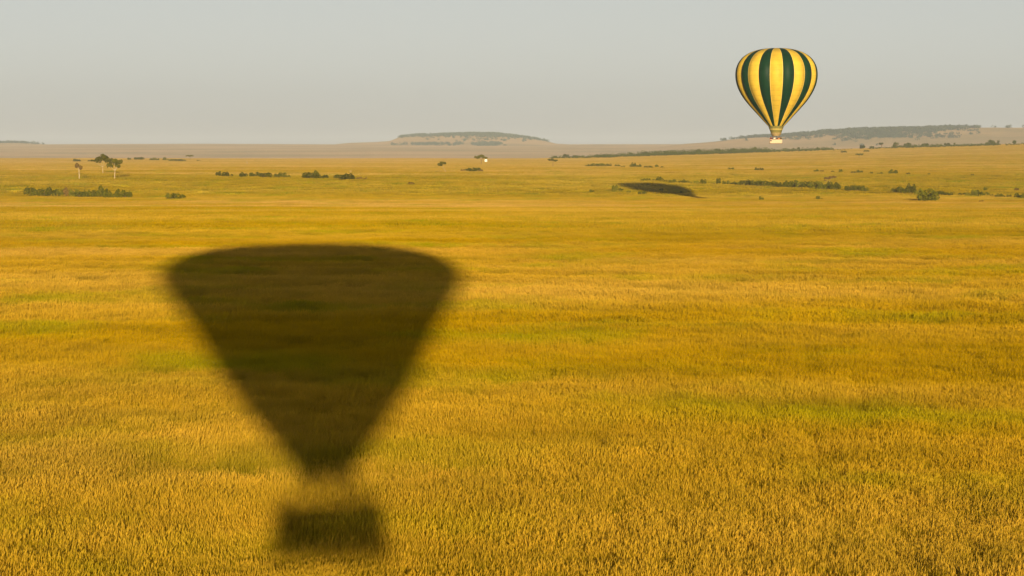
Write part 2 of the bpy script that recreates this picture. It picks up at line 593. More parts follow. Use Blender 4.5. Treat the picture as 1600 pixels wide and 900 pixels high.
# air: closed box round the camera and everything that stands on the land
hb = MB(); hb.box(-5100, 5100, -600, 11600, -40, 112)
m, ns, ls = new_mat('morning_haze')
pv = ns.new('ShaderNodeVolumePrincipled')
pv.inputs['Color'].default_value = (0.64, 0.73, 0.85, 1)
pv.inputs['Density'].default_value = 6.5e-5
pv.inputs['Anisotropy'].default_value = -0.12
o = ns.new('ShaderNodeOutputMaterial'); ls.new(pv.outputs[0], o.inputs['Volume'])
tag(link('haze', hb.mesh('haze'), m), 'thin pale morning haze lying over the whole plain', 'haze', kind='stuff')


# ------------------------------------------------------------------ grass
def tuft_mesh(name, seed, n, rad, hmin, hmax, bw, sw, sl, seeds=0.7, leaf=0.8):
    r = random.Random(seed)
    b = MB()
    for i in range(n):
        a = r.uniform(0, 6.283); q = rad * math.sqrt(r.random())
        base = Vector((q * math.cos(a), q * math.sin(a), -0.05))
        h = r.uniform(hmin, hmax)
        lean = Vector((r.gauss(0.04, 0.07), r.gauss(0, 0.07), 0)) * h
        az = r.uniform(0, math.pi)
        w = Vector((math.cos(az), math.sin(az), 0)) * bw * 0.5
        mid = base + lean * 0.35 + Vector((0, 0, h * 0.55)); top = base + lean + Vector((0, 0, h))
        b.quad(base - w, base + w, mid + w, mid - w, 1)
        b.quad(mid - w, mid + w, top + w * 0.4, top - w * 0.4, 1)
        if r.random() < seeds:
            l = sl * r.uniform(0.7, 1.3); sww = sw * r.uniform(0.7, 1.3)
            d = (top - mid).normalized() + Vector((r.gauss(0.1, 0.15), r.gauss(0, 0.15), 0))
            for k in range(2):
                az2 = az + k * math.pi / 2
                u = Vector((math.cos(az2), math.sin(az2), 0)) * sww * 0.5
                p0, p1, p2 = top, top + d * l * 0.45, top + d * l
                b.quad(p0, p1 + u, p2, p1 - u, 0)
    for i in range(int(n * leaf)):
        a = r.uniform(0, 6.283); q = rad * math.sqrt(r.random())
        base = Vector((q * math.cos(a), q * math.sin(a), -0.05))
        h = r.uniform(hmin, hmax) * 0.72
        az = r.uniform(0, 6.283)
        out = Vector((math.cos(az), math.sin(az), 0))
        w = Vector((-out.y, out.x, 0)) * bw * 0.9
        mid = base + out * h * 0.12 + Vector((0, 0, h * 0.6)); top = base + out * h * 0.45 + Vector((0, 0, h))
        b.quad(base - w, base + w, mid + w * 0.8, mid - w * 0.8, 1)
        b.tri(mid - w * 0.8, mid + w * 0.8, top, 1)
    return b.mesh(name, (M_SEED, M_BLADE))


src = bpy.data.collections.new('tuft_sources')
NV = 6
TUFTS = []
for i in range(NV):
    TUFTS.append(tuft_mesh('tuft_a%d' % i, 100 + i, 52, 0.38, 0.48, 0.70, 0.008, 0.014, 0.095, 0.85, 0.8))
for i in range(NV):
    TUFTS.append(tuft_mesh('tuft_b%d' % i, 200 + i, 60, 0.58, 0.46, 0.70, 0.014, 0.026, 0.13, 0.85, 0.8))
for i in range(NV):
    TUFTS.append(tuft_mesh('tuft_c%d' % i, 300 + i, 54, 1.4, 0.36, 0.70, 0.045, 0.085, 0.22, 0.75, 1.0))
for i, me in enumerate(TUFTS):
    so = bpy.data.objects.new('tuft_%02d' % i, me)
    src.objects.link(so)


def ring(d0, d1, dens, var0, smin, smax):
    """points over the wedge of land in front of the basket, dens per square metre"""
    area = 0.5 * 0.62 * (d1 ** 2 - d0 ** 2) + 14 * (d1 - d0)
    n = int(area * dens)
    y = np.sqrt(RNG.uniform(d0 ** 2, d1 ** 2, n))
    x = RNG.uniform(-1, 1, n) * (0.31 * y + 7)
    cl = wave(x, y, 9, 61) + 0.8 * wave(x, y, 2.6, 62)
    keep = RNG.random(n) < np.clip(0.80 + 0.35 * cl, 0.35, 1)
    x, y, cl = x[keep], y[keep], cl[keep]
    s = RNG.uniform(smin, smax, len(x)) * (1 + 0.20 * cl)
    return x, y, s, var0 + RNG.integers(0, NV, len(x))


rings = [ring(40, 115, 16.0, 0, 0.8, 1.2), ring(105, 270, 5.5, 6, 0.8, 1.2), ring(255, 640, 1.0, 12, 0.85, 1.2),
         ring(620, 2150, 0.065, 12, 1.6, 2.4)]
gx, gy, gs, gi = (np.concatenate(c) for c in zip(*rings))
gz = height(gx, gy)
N = len(gx)
gm = bpy.data.meshes.new('grass_points')
gm.vertices.add(N)
gm.vertices.foreach_set('co', np.stack([gx, gy, gz], -1).ravel())
at = gm.attributes.new('vi', 'INT', 'POINT'); at.data.foreach_set('value', gi.astype(np.int32))
rot = np.zeros((N, 3)); rot[:, 2] = RNG.normal(0, 0.5, N) + np.where(RNG.random(N) < 0.15, math.pi, 0)
at = gm.attributes.new('rot', 'FLOAT_VECTOR', 'POINT'); at.data.foreach_set('vector', rot.ravel())
sc3 = np.stack([gs, gs, gs * np.interp(gy, [250, 450, 610, 640, 2200], [1, 0.75, 0.65, 0.30, 0.30])], -1)
at = gm.attributes.new('scl', 'FLOAT_VECTOR', 'POINT'); at.data.foreach_set('vector', sc3.ravel())
gm.update()
grass = link('tall_grass', gm)
tag(grass, 'tall golden savanna grass with pale seed heads covering the plain', 'grass', kind='stuff')
gt = bpy.data.node_groups.new('grass_scatter', 'GeometryNodeTree')
gt.interface.new_socket('Geometry', in_out='INPUT', socket_type='NodeSocketGeometry')
gt.interface.new_socket('Geometry', in_out='OUTPUT', socket_type='NodeSocketGeometry')
gi_ = gt.nodes.new('NodeGroupInput'); go_ = gt.nodes.new('NodeGroupOutput')
ci = gt.nodes.new('GeometryNodeCollectionInfo')
ci.inputs['Collection'].default_value = src
ci.inputs['Separate Children'].default_value = True
ci.inputs['Reset Children'].default_value = True
iop = gt.nodes.new('GeometryNodeInstanceOnPoints')
iop.inputs['Pick Instance'].default_value = True


def named(name, typ):
    n = gt.nodes.new('GeometryNodeInputNamedAttribute'); n.data_type = typ
    n.inputs['Name'].default_value = name
    return n.outputs['Attribute']


gt.links.new(gi_.outputs[0], iop.inputs['Points'])
gt.links.new(ci.outputs[0], iop.inputs['Instance'])
gt.links.new(named('vi', 'INT'), iop.inputs['Instance Index'])
gt.links.new(named('rot', 'FLOAT_VECTOR'), iop.inputs['Rotation'])
gt.links.new(named('scl', 'FLOAT_VECTOR'), iop.inputs['Scale'])
gt.links.new(iop.outputs[0], go_.inputs[0])
md = grass.modifiers.new('scatter', 'NODES'); md.node_group = gt

# ------------------------------------------------------------------ balloons
PROF = [(0, 1.955), (.12, 1.955), (.24, 1.95), (.40, 1.93), (.53, 1.90), (.66, 1.85), (.78, 1.775), (.87, 1.68), (.94, 1.57), (.985, 1.44), (1, 1.29),
        (.985, 1.13), (.94, .97), (.865, .81), (.77, .66), (.66, .52), (.545, .39), (.42, .25), (.30, .115), (.195, 0)]


PROF_B1 = [(r_ / 10.0, (z_ - 1.7) / 10.0) for r_, z_ in [(0, 24.6), (1.6, 24.6), (3.3, 24.45), (5.0, 24.15), (6.7, 23.65), (8.1, 22.95), (9.25, 22.0), (10.05, 20.9), (10.5, 19.7),
           (10.7, 18.5), (10.6, 17.2), (10.3, 16.0), (9.75, 14.7), (8.9, 13.25), (7.75, 11.5), (6.6, 9.75), (5.45, 8.0), (4.4, 6.2), (3.3, 4.4), (2.2, 2.85), (1.35, 1.7)]]


def smooth_profile(prof):
    s = np.linspace(0, 1, len(prof)); tt = np.linspace(0, 1, 46)
    r = np.array([p[0] for p in prof]); z = np.array([p[1] for p in prof])

    def cr(v):
        out = []
        for q in tt:
            i = min(int(q * (len(v) - 1)), len(v) - 2); f = q * (len(v) - 1) - i
            p0, p1, p2, p3 = v[max(i - 1, 0)], v[i], v[i + 1], v[min(i + 2, len(v) - 1)]
            out.append(0.5 * (2 * p1 + (p2 - p0) * f + (2 * p0 - 5 * p1 + 4 * p2 - p3) * f * f + (3 * p1 - p0 - 3 * p2 + p3) * f ** 3))
        return np.array(out)
    return cr(r), cr(z)


def gore_mesh(name, rad, prof, width, mat):
    r, z = smooth_profile(prof)
    b = MB(); K = 8
    for i in range(len(r)):
        for k in range(K + 1):
            q = k / K; a = (q - 0.5) * width
            rr = max(r[i], 0.012) * rad * (1 - 0.018 + 0.050 * math.sin(math.pi * q) * min(1, max(0, prof[0][1] + 0.005 - z[i]) * 4))
            b.v.append((rr * math.sin(a), -rr * math.cos(a), z[i] * rad))
    for i in range(len(r) - 1):
        for k in range(K):
            n = i * (K + 1) + k
            b.f.append((n, n + K + 1, n + K + 2, n + 1)); b.m.append(0)
    me = b.mesh(name, (mat,)); me.shade_smooth()
    return me


def balloon(loc, rad, prof, skirt, rz, gap, basket, label, group=None):
    """loc = point on the axis at basket-rim height; basket = (half width, half depth, height)"""
    root = empty('hot_air_balloon', loc, rz)
    tag(root, label, 'balloon', group)
    wy, wg = math.radians(18.3), math.radians(17.7)
    my = gore_mesh('yellow_gore', rad, prof, wy, M_YELLOW); mg = gore_mesh('green_gore', rad, prof, wg, M_DKGREEN)
    r, z = smooth_profile(prof)
    tp = MB(); tw = 0.055 * rad / 9
    for i in range(len(r) - 1):
        pts = []
        for j in (i, i + 1):
            q = max(r[j], 0.012) * rad * 0.986
            pts.append([(s * tw, -q, z[j] * rad) for s in (-1, 1)])
        tp.quad(pts[0][0], pts[0][1], pts[1][1], pts[1][0])
    mt = tp.mesh('seam_tape', (M_TAPE,))
    z0 = gap + skirt * rad      # mouth of the striped part above the rim
    for k in range(20):
        a = math.radians(18) * k
        g = link('gore', my if k % 2 == 0 else mg, None, root)
        g.location = (0, 0, z0); g.rotation_euler = (0, 0, a)
        s = link('seam_tape', mt, None, root)
        s.location = (0, 0, z0); s.rotation_euler = (0, 0, a + math.radians(9.15 if k % 2 == 0 else 8.85))
    ztop = z[0] * rad
    c = MB(); c.lathe([(0.04 * rad, ztop + 0.02), (0.04 * rad, ztop - 0.05), (0.012 * rad, ztop + 0.03)], 20)
    link('crown_ring', c.mesh('crown_ring', (M_TAPE,)), None, root).location = (0, 0, z0)
    rm = r[-1] * rad
    # skirt: 12 pleats, tapering in
    def frustum(r0, r1, za, zb, amp, n=48):
        b = MB()
        for f in (0, 0.33, 0.66, 1):
            for k in range(n):
                a = 2 * math.pi * k / n
                q = (r0 + (r1 - r0) * f) * (1 + amp * math.cos(a * 12))
                b.v.append((q * math.cos(a), q * math.sin(a), za + (zb - za) * f))
        for i in range(3):
            for k in range(n):
                b.f.append((i * n + k, i * n + (k + 1) % n, (i + 1) * n + (k + 1) % n, (i + 1) * n + k)); b.m.append(0)
        return b
    sk = link('skirt', frustum(rm * 1.0, rm * 0.66, z0 + 0.02, gap + 0.27 * skirt * rad, 0.02).mesh('skirt', (M_SKIRT,)), None, root, True)
    link('skirt_band', frustum(rm * 0.875, rm * 0.845, z0 - 0.30 * skirt * rad, z0 - 0.37 * skirt * rad, 0.02).mesh('skirt_band', (M_BAND,)), None, sk, True)
    link('scoop', frustum(rm * 0.72, rm * 0.48, gap + 0.30 * skirt * rad, gap - 0.05 * skirt * rad, 0.015).mesh('scoop', (M_SCOOP,)), None, root, True)
    hx, hy, hh = basket
    # burner frame, burners, poles, wires
    fz = gap * 0.66
    b = MB()
    fx, fy = min(hx * 0.55, rm * 0.5), min(hy * 0.6, rm * 0.5)
    cs = [(-fx, -fy), (fx, -fy), (fx, fy), (-fx, fy)]
    for i in range(4):
        p, q = cs[i], cs[(i + 1) % 4]
        b.tube([(p[0], p[1], fz), (q[0], q[1], fz)], [0.03, 0.03], 6)
    fr = link('burner_frame', b.mesh('burner_frame', (M_STEEL,)), None, root)
    bb = MB(); bb.lathe([(0.02, fz - 0.42), (0.12, fz - 0.38), (0.19, fz - 0.1), (0.23, fz + 0.26), (0.21, fz + 0.26), (0.15, fz)], 14)
    mb_ = bb.mesh('burner', (M_STEEL,))
    for sx in (-0.5, 0.5):
        link('burner', mb_, None, fr).location = (fx * sx, 0, 0)
    for sx in (-1, 1):
        for sy in (-1, 1):
            b = MB(); b.tube([(sx * hx * 0.92, sy * hy * 0.85, -0.1), (sx * fx, sy * fy, fz)], [0.05, 0.045], 6)
            link('pole', b.mesh('pole', (M_LEATHER,)), None, root)
    for k in range(12):
        a = 2 * math.pi * (k + 0.5) / 12
        c0 = cs[int((math.degrees(a) % 360) // 90 + 2) % 4]
        b = MB(); b.tube([(c0[0], c0[1], fz), (rm * 0.7 * math.cos(a), rm * 0.7 * math.sin(a), gap + 0.05 * rad)], [0.01, 0.01], 4)
        link('wire', b.mesh('wire', (M_WIRE,)), None, root)
    # basket: woven tub with rounded corners
    def outline(x, y, rc, n=5):
        pts = []
        for cx, cy, a0 in ((x - rc, -y + rc, -90), (x - rc, y - rc, 0), (-x + rc, y - rc, 90), (-x + rc, -y + rc, 180)):
            for i in range(n):
                a = math.radians(a0 + 90 * i / (n - 1)); pts.append((cx + rc * math.cos(a), cy + rc * math.sin(a)))
        return pts
    b = MB()
    lv = [(0.97, -hh), (0.995, -hh * 0.6), (1.0, -hh * 0.25), (1.0, -0.04), (0.965, -0.04), (0.95, -hh + 0.08)]
    rings_ = []
    for f, zz in lv:
        s = len(b.v); o_ = outline(hx * f, hy * f, 0.22); b.v += [(p[0], p[1], zz) for p in o_]; rings_.append(s)
    n = len(o_)
    for i in range(len(lv) - 1):
        for k in range(n):
            b.f.append((rings_[i] + k, rings_[i] + (k + 1) % n, rings_[i + 1] + (k + 1) % n, rings_[i + 1] + k)); b.m.append(0)
    b.f.append(tuple(rings_[0] + k for k in reversed(range(n)))); b.m.append(0)
    b.f.append(tuple(rings_[-1] + k for k in range(n))); b.m.append(0)
    bk = link('basket', b.mesh('basket', (M_WICKER,)), None, root)
    o_ = outline(hx * 0.985, hy * 0.985, 0.22); o_.append(o_[0])
    b = MB(); b.tube([(p[0], p[1], 0) for p in o_], [0.055] * len(o_), 8)
    link('rim_padding', b.mesh('rim_padding', (M_LEATHER,)), None, bk, True)
    b = MB(); b.tube([(p[0] * 1.0, p[1] * 1.0, -hh) for p in o_], [0.04] * len(o_), 6)
    link('base_rail', b.mesh('base_rail', (M_LEATHER,)), None, bk, True)
    b = MB(); b.box(-hx * 0.93, -hx * 0.66, -hy * 1.035, -hy * 0.99, -hh * 0.48, -hh * 0.20)
    link('leather_patch', b.mesh('leather_patch', (M_DARK,)), None, bk)
    return root


# the striped balloon in flight: its axis 513 m out
ZB = 513.0
SB = ZB / FPX                                   # metres per photo pixel there
rim = ray(1212.5, 217.6); rim = rim / rim.y
rim_loc = Vector((rim.x * ZB, ZB, CAM_H + rim.z * ZB))
RB = 61.8 * SB
gap2 = 6.0 * SB
view_az = math.atan2(rim_loc.x, rim_loc.y)
balloon(rim_loc, RB, PROF, 0.235, -view_az, gap2, (9.9 * SB, 5.5 * SB, 6.6 * SB),
        'yellow and dark green striped hot air balloon with a tan basket, flying before the hills')

# the balloon that carries the viewer: overhead, out of frame; its shadow lies on the near grass
B1 = Vector((0.60, -0.62, CAM_H - 0.10))
balloon(B1, 10.0, PROF_B1, 0.08, math.radians(4), 0.95, (1.27, 0.60, 0.98),
        'hot air balloon overhead, casting the big dark shadow on the near grass')


# passengers in the far basket
def person_mesh():
    me = bpy.data.meshes.new('body_cage')
    P = [(0, 0, 0.92, .15), (0, 0, 1.15, .14), (0, 0, 1.36, .17), (0, -0.01, 1.48, .065), (0, -0.02, 1.60, .098), (0, -0.02, 1.70, .08),
         (.19, 0, 1.38, .07), (.25, -.06, 1.14, .05), (.18, -.26, 1.10, .04), (.16, -.34, 1.10, .035),
         (-.19, 0, 1.38, .07), (-.25, -.06, 1.14, .05), (-.18, -.26, 1.10, .04), (-.16, -.34, 1.10, .035),
         (.09, 0, .85, .11), (.10, -.02, .48, .075), (.10, .02, .08, .05), (.11, -.13, .04, .04),
         (-.09, 0, .85, .11), (-.10, -.02, .48, .075), (-.10, .02, .08, .05), (-.11, -.13, .04, .04)]
    E = [(0, 1), (1, 2), (2, 3), (3, 4), (4, 5), (2, 6), (6, 7), (7, 8), (8, 9), (2, 10), (10, 11), (11, 12), (12, 13),
         (0, 14), (14, 15), (15, 16), (16, 17), (0, 18), (18, 19), (19, 20), (20, 21)]
    me.from_pydata([p[:3] for p in P], E, [])
    o = bpy.data.objects.new('body_cage', me); COL.objects.link(o)
    sk = o.modifiers.new('skin', 'SKIN'); sd = o.modifiers.new('sub', 'SUBSURF'); sd.levels = sd.render_levels = 1
    for i, p in enumerate(P):
        me.skin_vertices[0].data[i].radius = (p[3], p[3])
    me.skin_vertices[0].data[0].use_root = True
    dg = bpy.context.evaluated_depsgraph_get()
    out = bpy.data.meshes.new_from_object(o.evaluated_get(dg))
    bpy.data.objects.remove(o); 
    return out


base_body = person_mesh()
SHIRTS = [('dark red', (0.20, 0.03, 0.02)), ('navy blue', (0.03, 0.04, 0.09)), ('pale cream', (0.55, 0.48, 0.36)),
          ('dark brown', (0.09, 0.05, 0.03)), ('orange', (0.5, 0.18, 0.04)), ('olive green', (0.10, 0.10, 0.04))]
PLACES = ['at the left end of the flying basket', 'second from left in the flying basket', 'just left of the middle of the flying basket', 'just right of the middle of the flying basket',
          'second from right in the flying basket', 'at the right end of the flying basket']
Rz = Matrix.Rotation(-view_az, 4, 'Z')
hair_b = MB(); hair_b.lathe([(0.001, 1.82), (0.07, 1.805), (0.112, 1.74), (0.118, 1.68), (0.105, 1.62)], 10)
hair_me = hair_b.mesh('hair', (M_HAIR,)); hair_me.shade_smooth()
for i, ((cname, c), wh) in enumerate(zip(SHIRTS, PLACES)):
    me = base_body.copy()
    me.materials.clear()
    for mm in (mat_plain('shirt_' + cname.replace(' ', '_'), c, 0.8), M_SKIN, M_TROUSERS):
        me.materials.append(mm)
    for p in me.polygons:
        z = p.center.z
        p.material_index = 1 if (z > 1.46 or (p.center.y < -0.29 and z > 0.9)) else (2 if z < 0.95 else 0)
    me.shade_smooth()
    xx = (-0.80, -0.50, -0.24, 0.20, 0.46, 0.78)[i] * 9.9 * SB
    yy = -0.30 + 0.16 * (i % 2)
    off = Rz @ Vector((xx, yy, -6.6 * SB + 0.09 - (0.16 if i % 3 == 1 else 0.05)))
    po = link('person', me)
    po.location = rim_loc + off; po.rotation_euler = (0, 0, -view_az + R.uniform(-0.3, 0.3)); po.scale = (0.86, 0.86, 0.86)
    tag(po, 'passenger in a %s shirt %s' % (cname, wh), 'person', 'passengers in the flying balloon')
    h = link('hair', hair_me, None, po); h.location = (0, 0.01, -0.06)


# ------------------------------------------------------------------ trees and shrubs
def leaf_quads(b, r, n, sampler, size, m=0):
    for i in range(n):
        p, nrm = sampler()
        a = Vector((r.gauss(0, 1), r.gauss(0, 1), r.gauss(0, 1))).normalized()
        nn = (nrm * 0.8 + a * 0.7).normalized()
        u = nn.orthogonal().normalized(); v = nn.cross(u)
        th = r.uniform(0, 6.28); u, v = u * math.cos(th) + v * math.sin(th), v * math.cos(th) - u * math.sin(th)
        s = size * r.uniform(0.6, 1.4)
        b.quad(p - u * s, p - v * s * 0.6, p + u * s, p + v * s * 0.6, m)


def lobes_sampler(r, lobes):
    ws = [l[3] * l[4] for l in lobes]

    def f():
        x, y, z, rx, rz = r.choices(lobes, ws)[0]
        d = Vector((r.gauss(0, 1), r.gauss(0, 1), r.gauss(0, 1))).normalized()
        q = r.uniform(0.35, 1.0) ** 0.45
        p = Vector((x + d.x * rx * q, y + d.y * rx * q, z + d.z * rz * q))
        p.z = abs(p.z) if p.z < 0 else p.z
        return p, Vector((d.x / rx, d.y / rx, d.z / rz)).normalized()
    return f


def shrub_meshes(seed, n):
    """unit shrub: about 1 wide (x), 1 tall; scaled per plant"""
    r = random.Random(seed)
    lobes = []
    for i in range(r.randint(7, 11)):
        x = r.uniform(-0.38, 0.38); y = r.uniform(-0.3, 0.3)
        rr = r.uniform(0.10, 0.21); top = r.uniform(0.45, 1.0) * (1 - 2.0 * x * x)
        lobes.append((x, y, top * 0.52, rr, top * 0.48))
    b = MB(); leaf_quads(b, r, n, lobes_sampler(r, lobes), 0.055)
    s = MB()
    for i in range(6):
        l = r.choice(lobes); x0, y0 = r.uniform(-0.1, 0.1), r.uniform(-0.1, 0.1)
        s.tube([(x0, y0, -0.04), (x0 * 0.5 + l[0] * 0.5, y0 * 0.5 + l[1] * 0.5, l[2] * 0.6), (l[0], l[1], l[2] * 1.3)], [0.02, 0.014, 0.006], 5)
    return b, s


SH = []
for i in range(7):
    fb, sb = shrub_meshes(500 + i, 900)
    SH.append((fb, sb))
FOL = {}
for key, mt in (('green', M_LEAF), ('olive', M_LEAF_OLIVE), ('brown', M_LEAF_BROWN)):
    FOL[key] = [f.mesh('shrub_foliage_%s' % key, (mt,)) for f, s in SH]
STEM = [s.mesh('shrub_stem', (M_BARK_DK,)) for f, s in SH]
ORD = ['first', 'second', 'third', 'fourth', 'fifth', 'sixth', 'seventh', 'eighth', 'ninth', 'tenth', 'eleventh', 'twelfth', 'thirteenth',
       'fourteenth', 'fifteenth', 'sixteenth', 'seventeenth', 'eighteenth', 'nineteenth', 'twentieth', 'twenty-first', 'twenty-second',
       'twenty-third', 'twenty-fourth', 'twenty-fifth', 'twenty-sixth', 'twenty-seventh', 'twenty-eighth', 'twenty-ninth', 'thirtieth']
NS = [0]


def shrub(px, py, w, h, label, group, kind='green', ymax=2050.0):
    """px, py: foot of the plant in the photo; w, h: its size there in pixels"""
    p = on_ground(px, py, ymax)
    k = p.y / FPX
    i = NS[0] % 7; NS[0] += 1
    W, H = w * k * 1.42, h * k * 1.28 + 0.4
    rz = R.choice((0, math.pi)) + R.uniform(-0.4, 0.4)
    if w >= 11:
        o = empty('shrub', p, rz); o.scale = (W, W * R.uniform(0.8, 1.1), H)
        link('foliage', FOL[kind][i], None, o)
        link('stem', STEM[i], None, o)
    else:
        o = link('shrub', FOL[kind][i])
        o.location = p; o.rotation_euler = (0, 0, rz); o.scale = (W, W, H)
    tag(o, label, 'shrub', group)


def row(group, phrase, items, ymax=2050.0):
    items = sorted(items, key=lambda q: q[0])
    for n, it in enumerate(items):
        px, py, w, h = it[:4]
        kind = it[4] if len(it) > 4 else 'green'
        size = ('broad' if w > 1.9 * h else 'tall' if h > w * 0.95 else 'rounded')
        col = {'green': 'dark green', 'olive': 'olive', 'brown': 'dry brown'}[kind]
        lab = '%s %s shrub, %s from left %s' % (size, col, ORD[n], phrase)
        shrub(px, py, w, h, lab, group, kind, ymax)


G, O, B = 'green', 'olive', 'brown'
row('shrub row before the left acacias', 'in the long row before the left acacias', [
    (46, 307, 15, 13), (57, 308, 16, 10), (69, 308, 17, 11), (80, 308, 16, 13), (92, 309, 15, 9, O), (107, 309, 15, 13, B), (117, 309, 14, 12, O),
    (128, 310, 17, 10), (141, 310, 17, 10), (151, 310, 14, 10), (160, 310, 14, 17), (170, 311, 16, 9), (179, 311, 14, 9), (188, 311, 13, 14), (199, 311, 14, 10)])
row('pair of shrubs right of the long row', 'of the pair right of the long row', [(263, 312, 7, 8, O), (274, 313, 19, 9)])
row('shrubs strung along the middle left', 'in the string along the middle left', [
    (342, 275, 8, 6), (354, 277, 15, 6), (381, 277, 11, 6), (399, 277, 15, 7), (416, 278, 16, 7), (432, 278, 9, 5), (442, 278, 11, 7), (450, 278, 8, 3, O),
    (481, 279, 18, 7), (489, 279, 16, 10), (502, 280, 18, 6), (530, 280, 15, 6), (543, 281, 18, 8), (563, 281, 8, 3, B), (571, 281, 6, 2, B)])
row('low clump below the umbrella acacia', 'in the low clump below the umbrella acacia', [
    (724, 268, 8, 2, B), (731, 268, 9, 4), (738, 269, 10, 6), (747, 268, 8, 5), (752, 269, 6, 3, B)])
shrub(641, 289, 8, 3, 'tiny dry shrub alone in the grass right of the middle string', 'lone shrubs', B)
row('far shrubs on the left skyline of the grass', 'along the far left edge of the grass', [
    (119, 253, 11, 4), (142, 253, 9, 2), (202, 250, 5, 3), (213, 250, 6, 3), (218, 250, 13, 4), (236, 251, 5, 3), (241, 251, 5, 4), (247, 251, 4, 3),
    (258, 251, 8, 4), (266, 252, 5, 3), (273, 252, 7, 3), (280, 252, 9, 3), (288, 252, 5, 2), (309, 252, 5, 1.5)])
row('shrubs round the small shadow', 'around the small balloon shadow', [
    (924, 301, 7, 3), (962, 300, 11, 8), (971, 300, 6, 4), (983, 301, 5, 2, O), (1004, 305, 12, 4.5), (1034, 299, 5, 3), (1064, 302, 3, 2),
    (1028, 308, 6, 1, O), (1040, 309, 6, 1, O)])
row('shrub row behind the small shadow', 'in the row behind the small shadow', [
    (1005, 283.5, 8, 3), (1013, 283.5, 6, 4, O), (1021, 283.5, 5, 2, O), (1031, 284, 10, 6), (1039, 284.5, 6, 2), (1052, 286, 11, 4, O), (1063, 286, 6, 2),
    (1071, 286.5, 10, 4, O), (1079, 287, 5, 2, O), (1088, 288, 7, 4, O), (1098, 288, 9, 6), (1123, 288, 6, 8), (1131, 288, 5, 4), (1138, 288, 5, 4, O)])
row('shrub hedge in the middle right', 'in the hedge under the flying balloon', [
    (1149, 289, 11, 3), (1158, 290, 9, 5, O), (1166, 290, 17, 7), (1182, 291, 14, 7), (1191, 292, 17, 8), (1206, 292, 16, 7, O), (1215, 293, 12, 6),
    (1231, 293, 13, 8), (1240, 293, 14, 10), (1251, 294, 14, 9, O), (1262, 295, 15, 9), (1273, 295, 17, 10), (1285, 296, 15, 9, O), (1295, 296, 13, 9), (1304, 297, 15, 9),
    (1328, 298, 15, 7), (1340, 298, 16, 7), (1351, 299, 10, 4, O)])
row('shrubs on the right', 'in the scattered row at the right', [
    (1398, 302, 11, 6, O), (1409, 303, 17, 9), (1422, 303, 16, 12), (1447, 317, 27, 20), (1436, 307, 14, 9, O), (1468, 306, 16, 6), (1481, 307, 13, 4),
    (1503, 307, 10, 4), (1512, 308, 9, 5, O), (1521, 308, 13, 8, O), (1530, 308, 11, 8), (1539, 308, 11, 6), (1552, 309, 9, 4), (1563, 310, 13, 5),
    (1577, 310, 7, 4, O), (1591, 311, 13, 7), (1600, 312, 12, 7)])
row('upper shrubs left of the flying balloon', 'in the upper row left of the balloon', [
    (918, 261, 7, 3), (930, 261, 11, 5), (940, 261, 10, 5), (950, 261, 9, 4), (964, 261, 7, 3), (974, 262, 6, 2), (989, 262, 9, 6), (998, 262, 7, 4),
    (1012, 263, 11, 3), (1026, 262, 5, 4), (1035, 263, 5, 2)])
row('upper shrubs on the right slope', 'in the upper row on the right slope', [
    (1142, 266, 8, 3), (1182, 267, 6, 4), (1189, 267, 8, 3), (1275, 269, 7, 3), (1284, 269, 5, 2), (1301, 270, 5, 2), (1314, 270, 6, 4), (1333, 271, 7, 2),
    (1342, 271, 9, 4), (1361, 272, 6, 2), (1375, 273, 9, 2), (1396, 273, 11, 7), (1419, 273, 6, 2), (1451, 274, 5, 2), (1519, 275, 4, 2)])
shrub(1189, 315, 7, 6, 'small dark shrub alone in the grass below the flying balloon', 'lone shrubs')
shrub(1279, 314, 9, 5, 'faint yellowish shrub alone in the grass below the hedge', 'lone shrubs', O)
shrub(1540, 298, 5, 4, 'tiny dark shrub just above the right scattered row, the left one', 'lone shrubs')
shrub(1589, 299, 6, 4, 'tiny brownish shrub just above the right scattered row near the edge', 'lone shrubs', B)
shrub(1534, 318, 8, 3, 'flat brownish shrub low in the grass at the far right', 'lone shrubs', B)
shrub(1319, 239, 8, 3, 'dark flat shrub high on the right slope beside the tree line', 'lone shrubs')
shrub(1353, 238, 7, 3, 'dark small shrub high on the right slope under the tree line', 'lone shrubs')


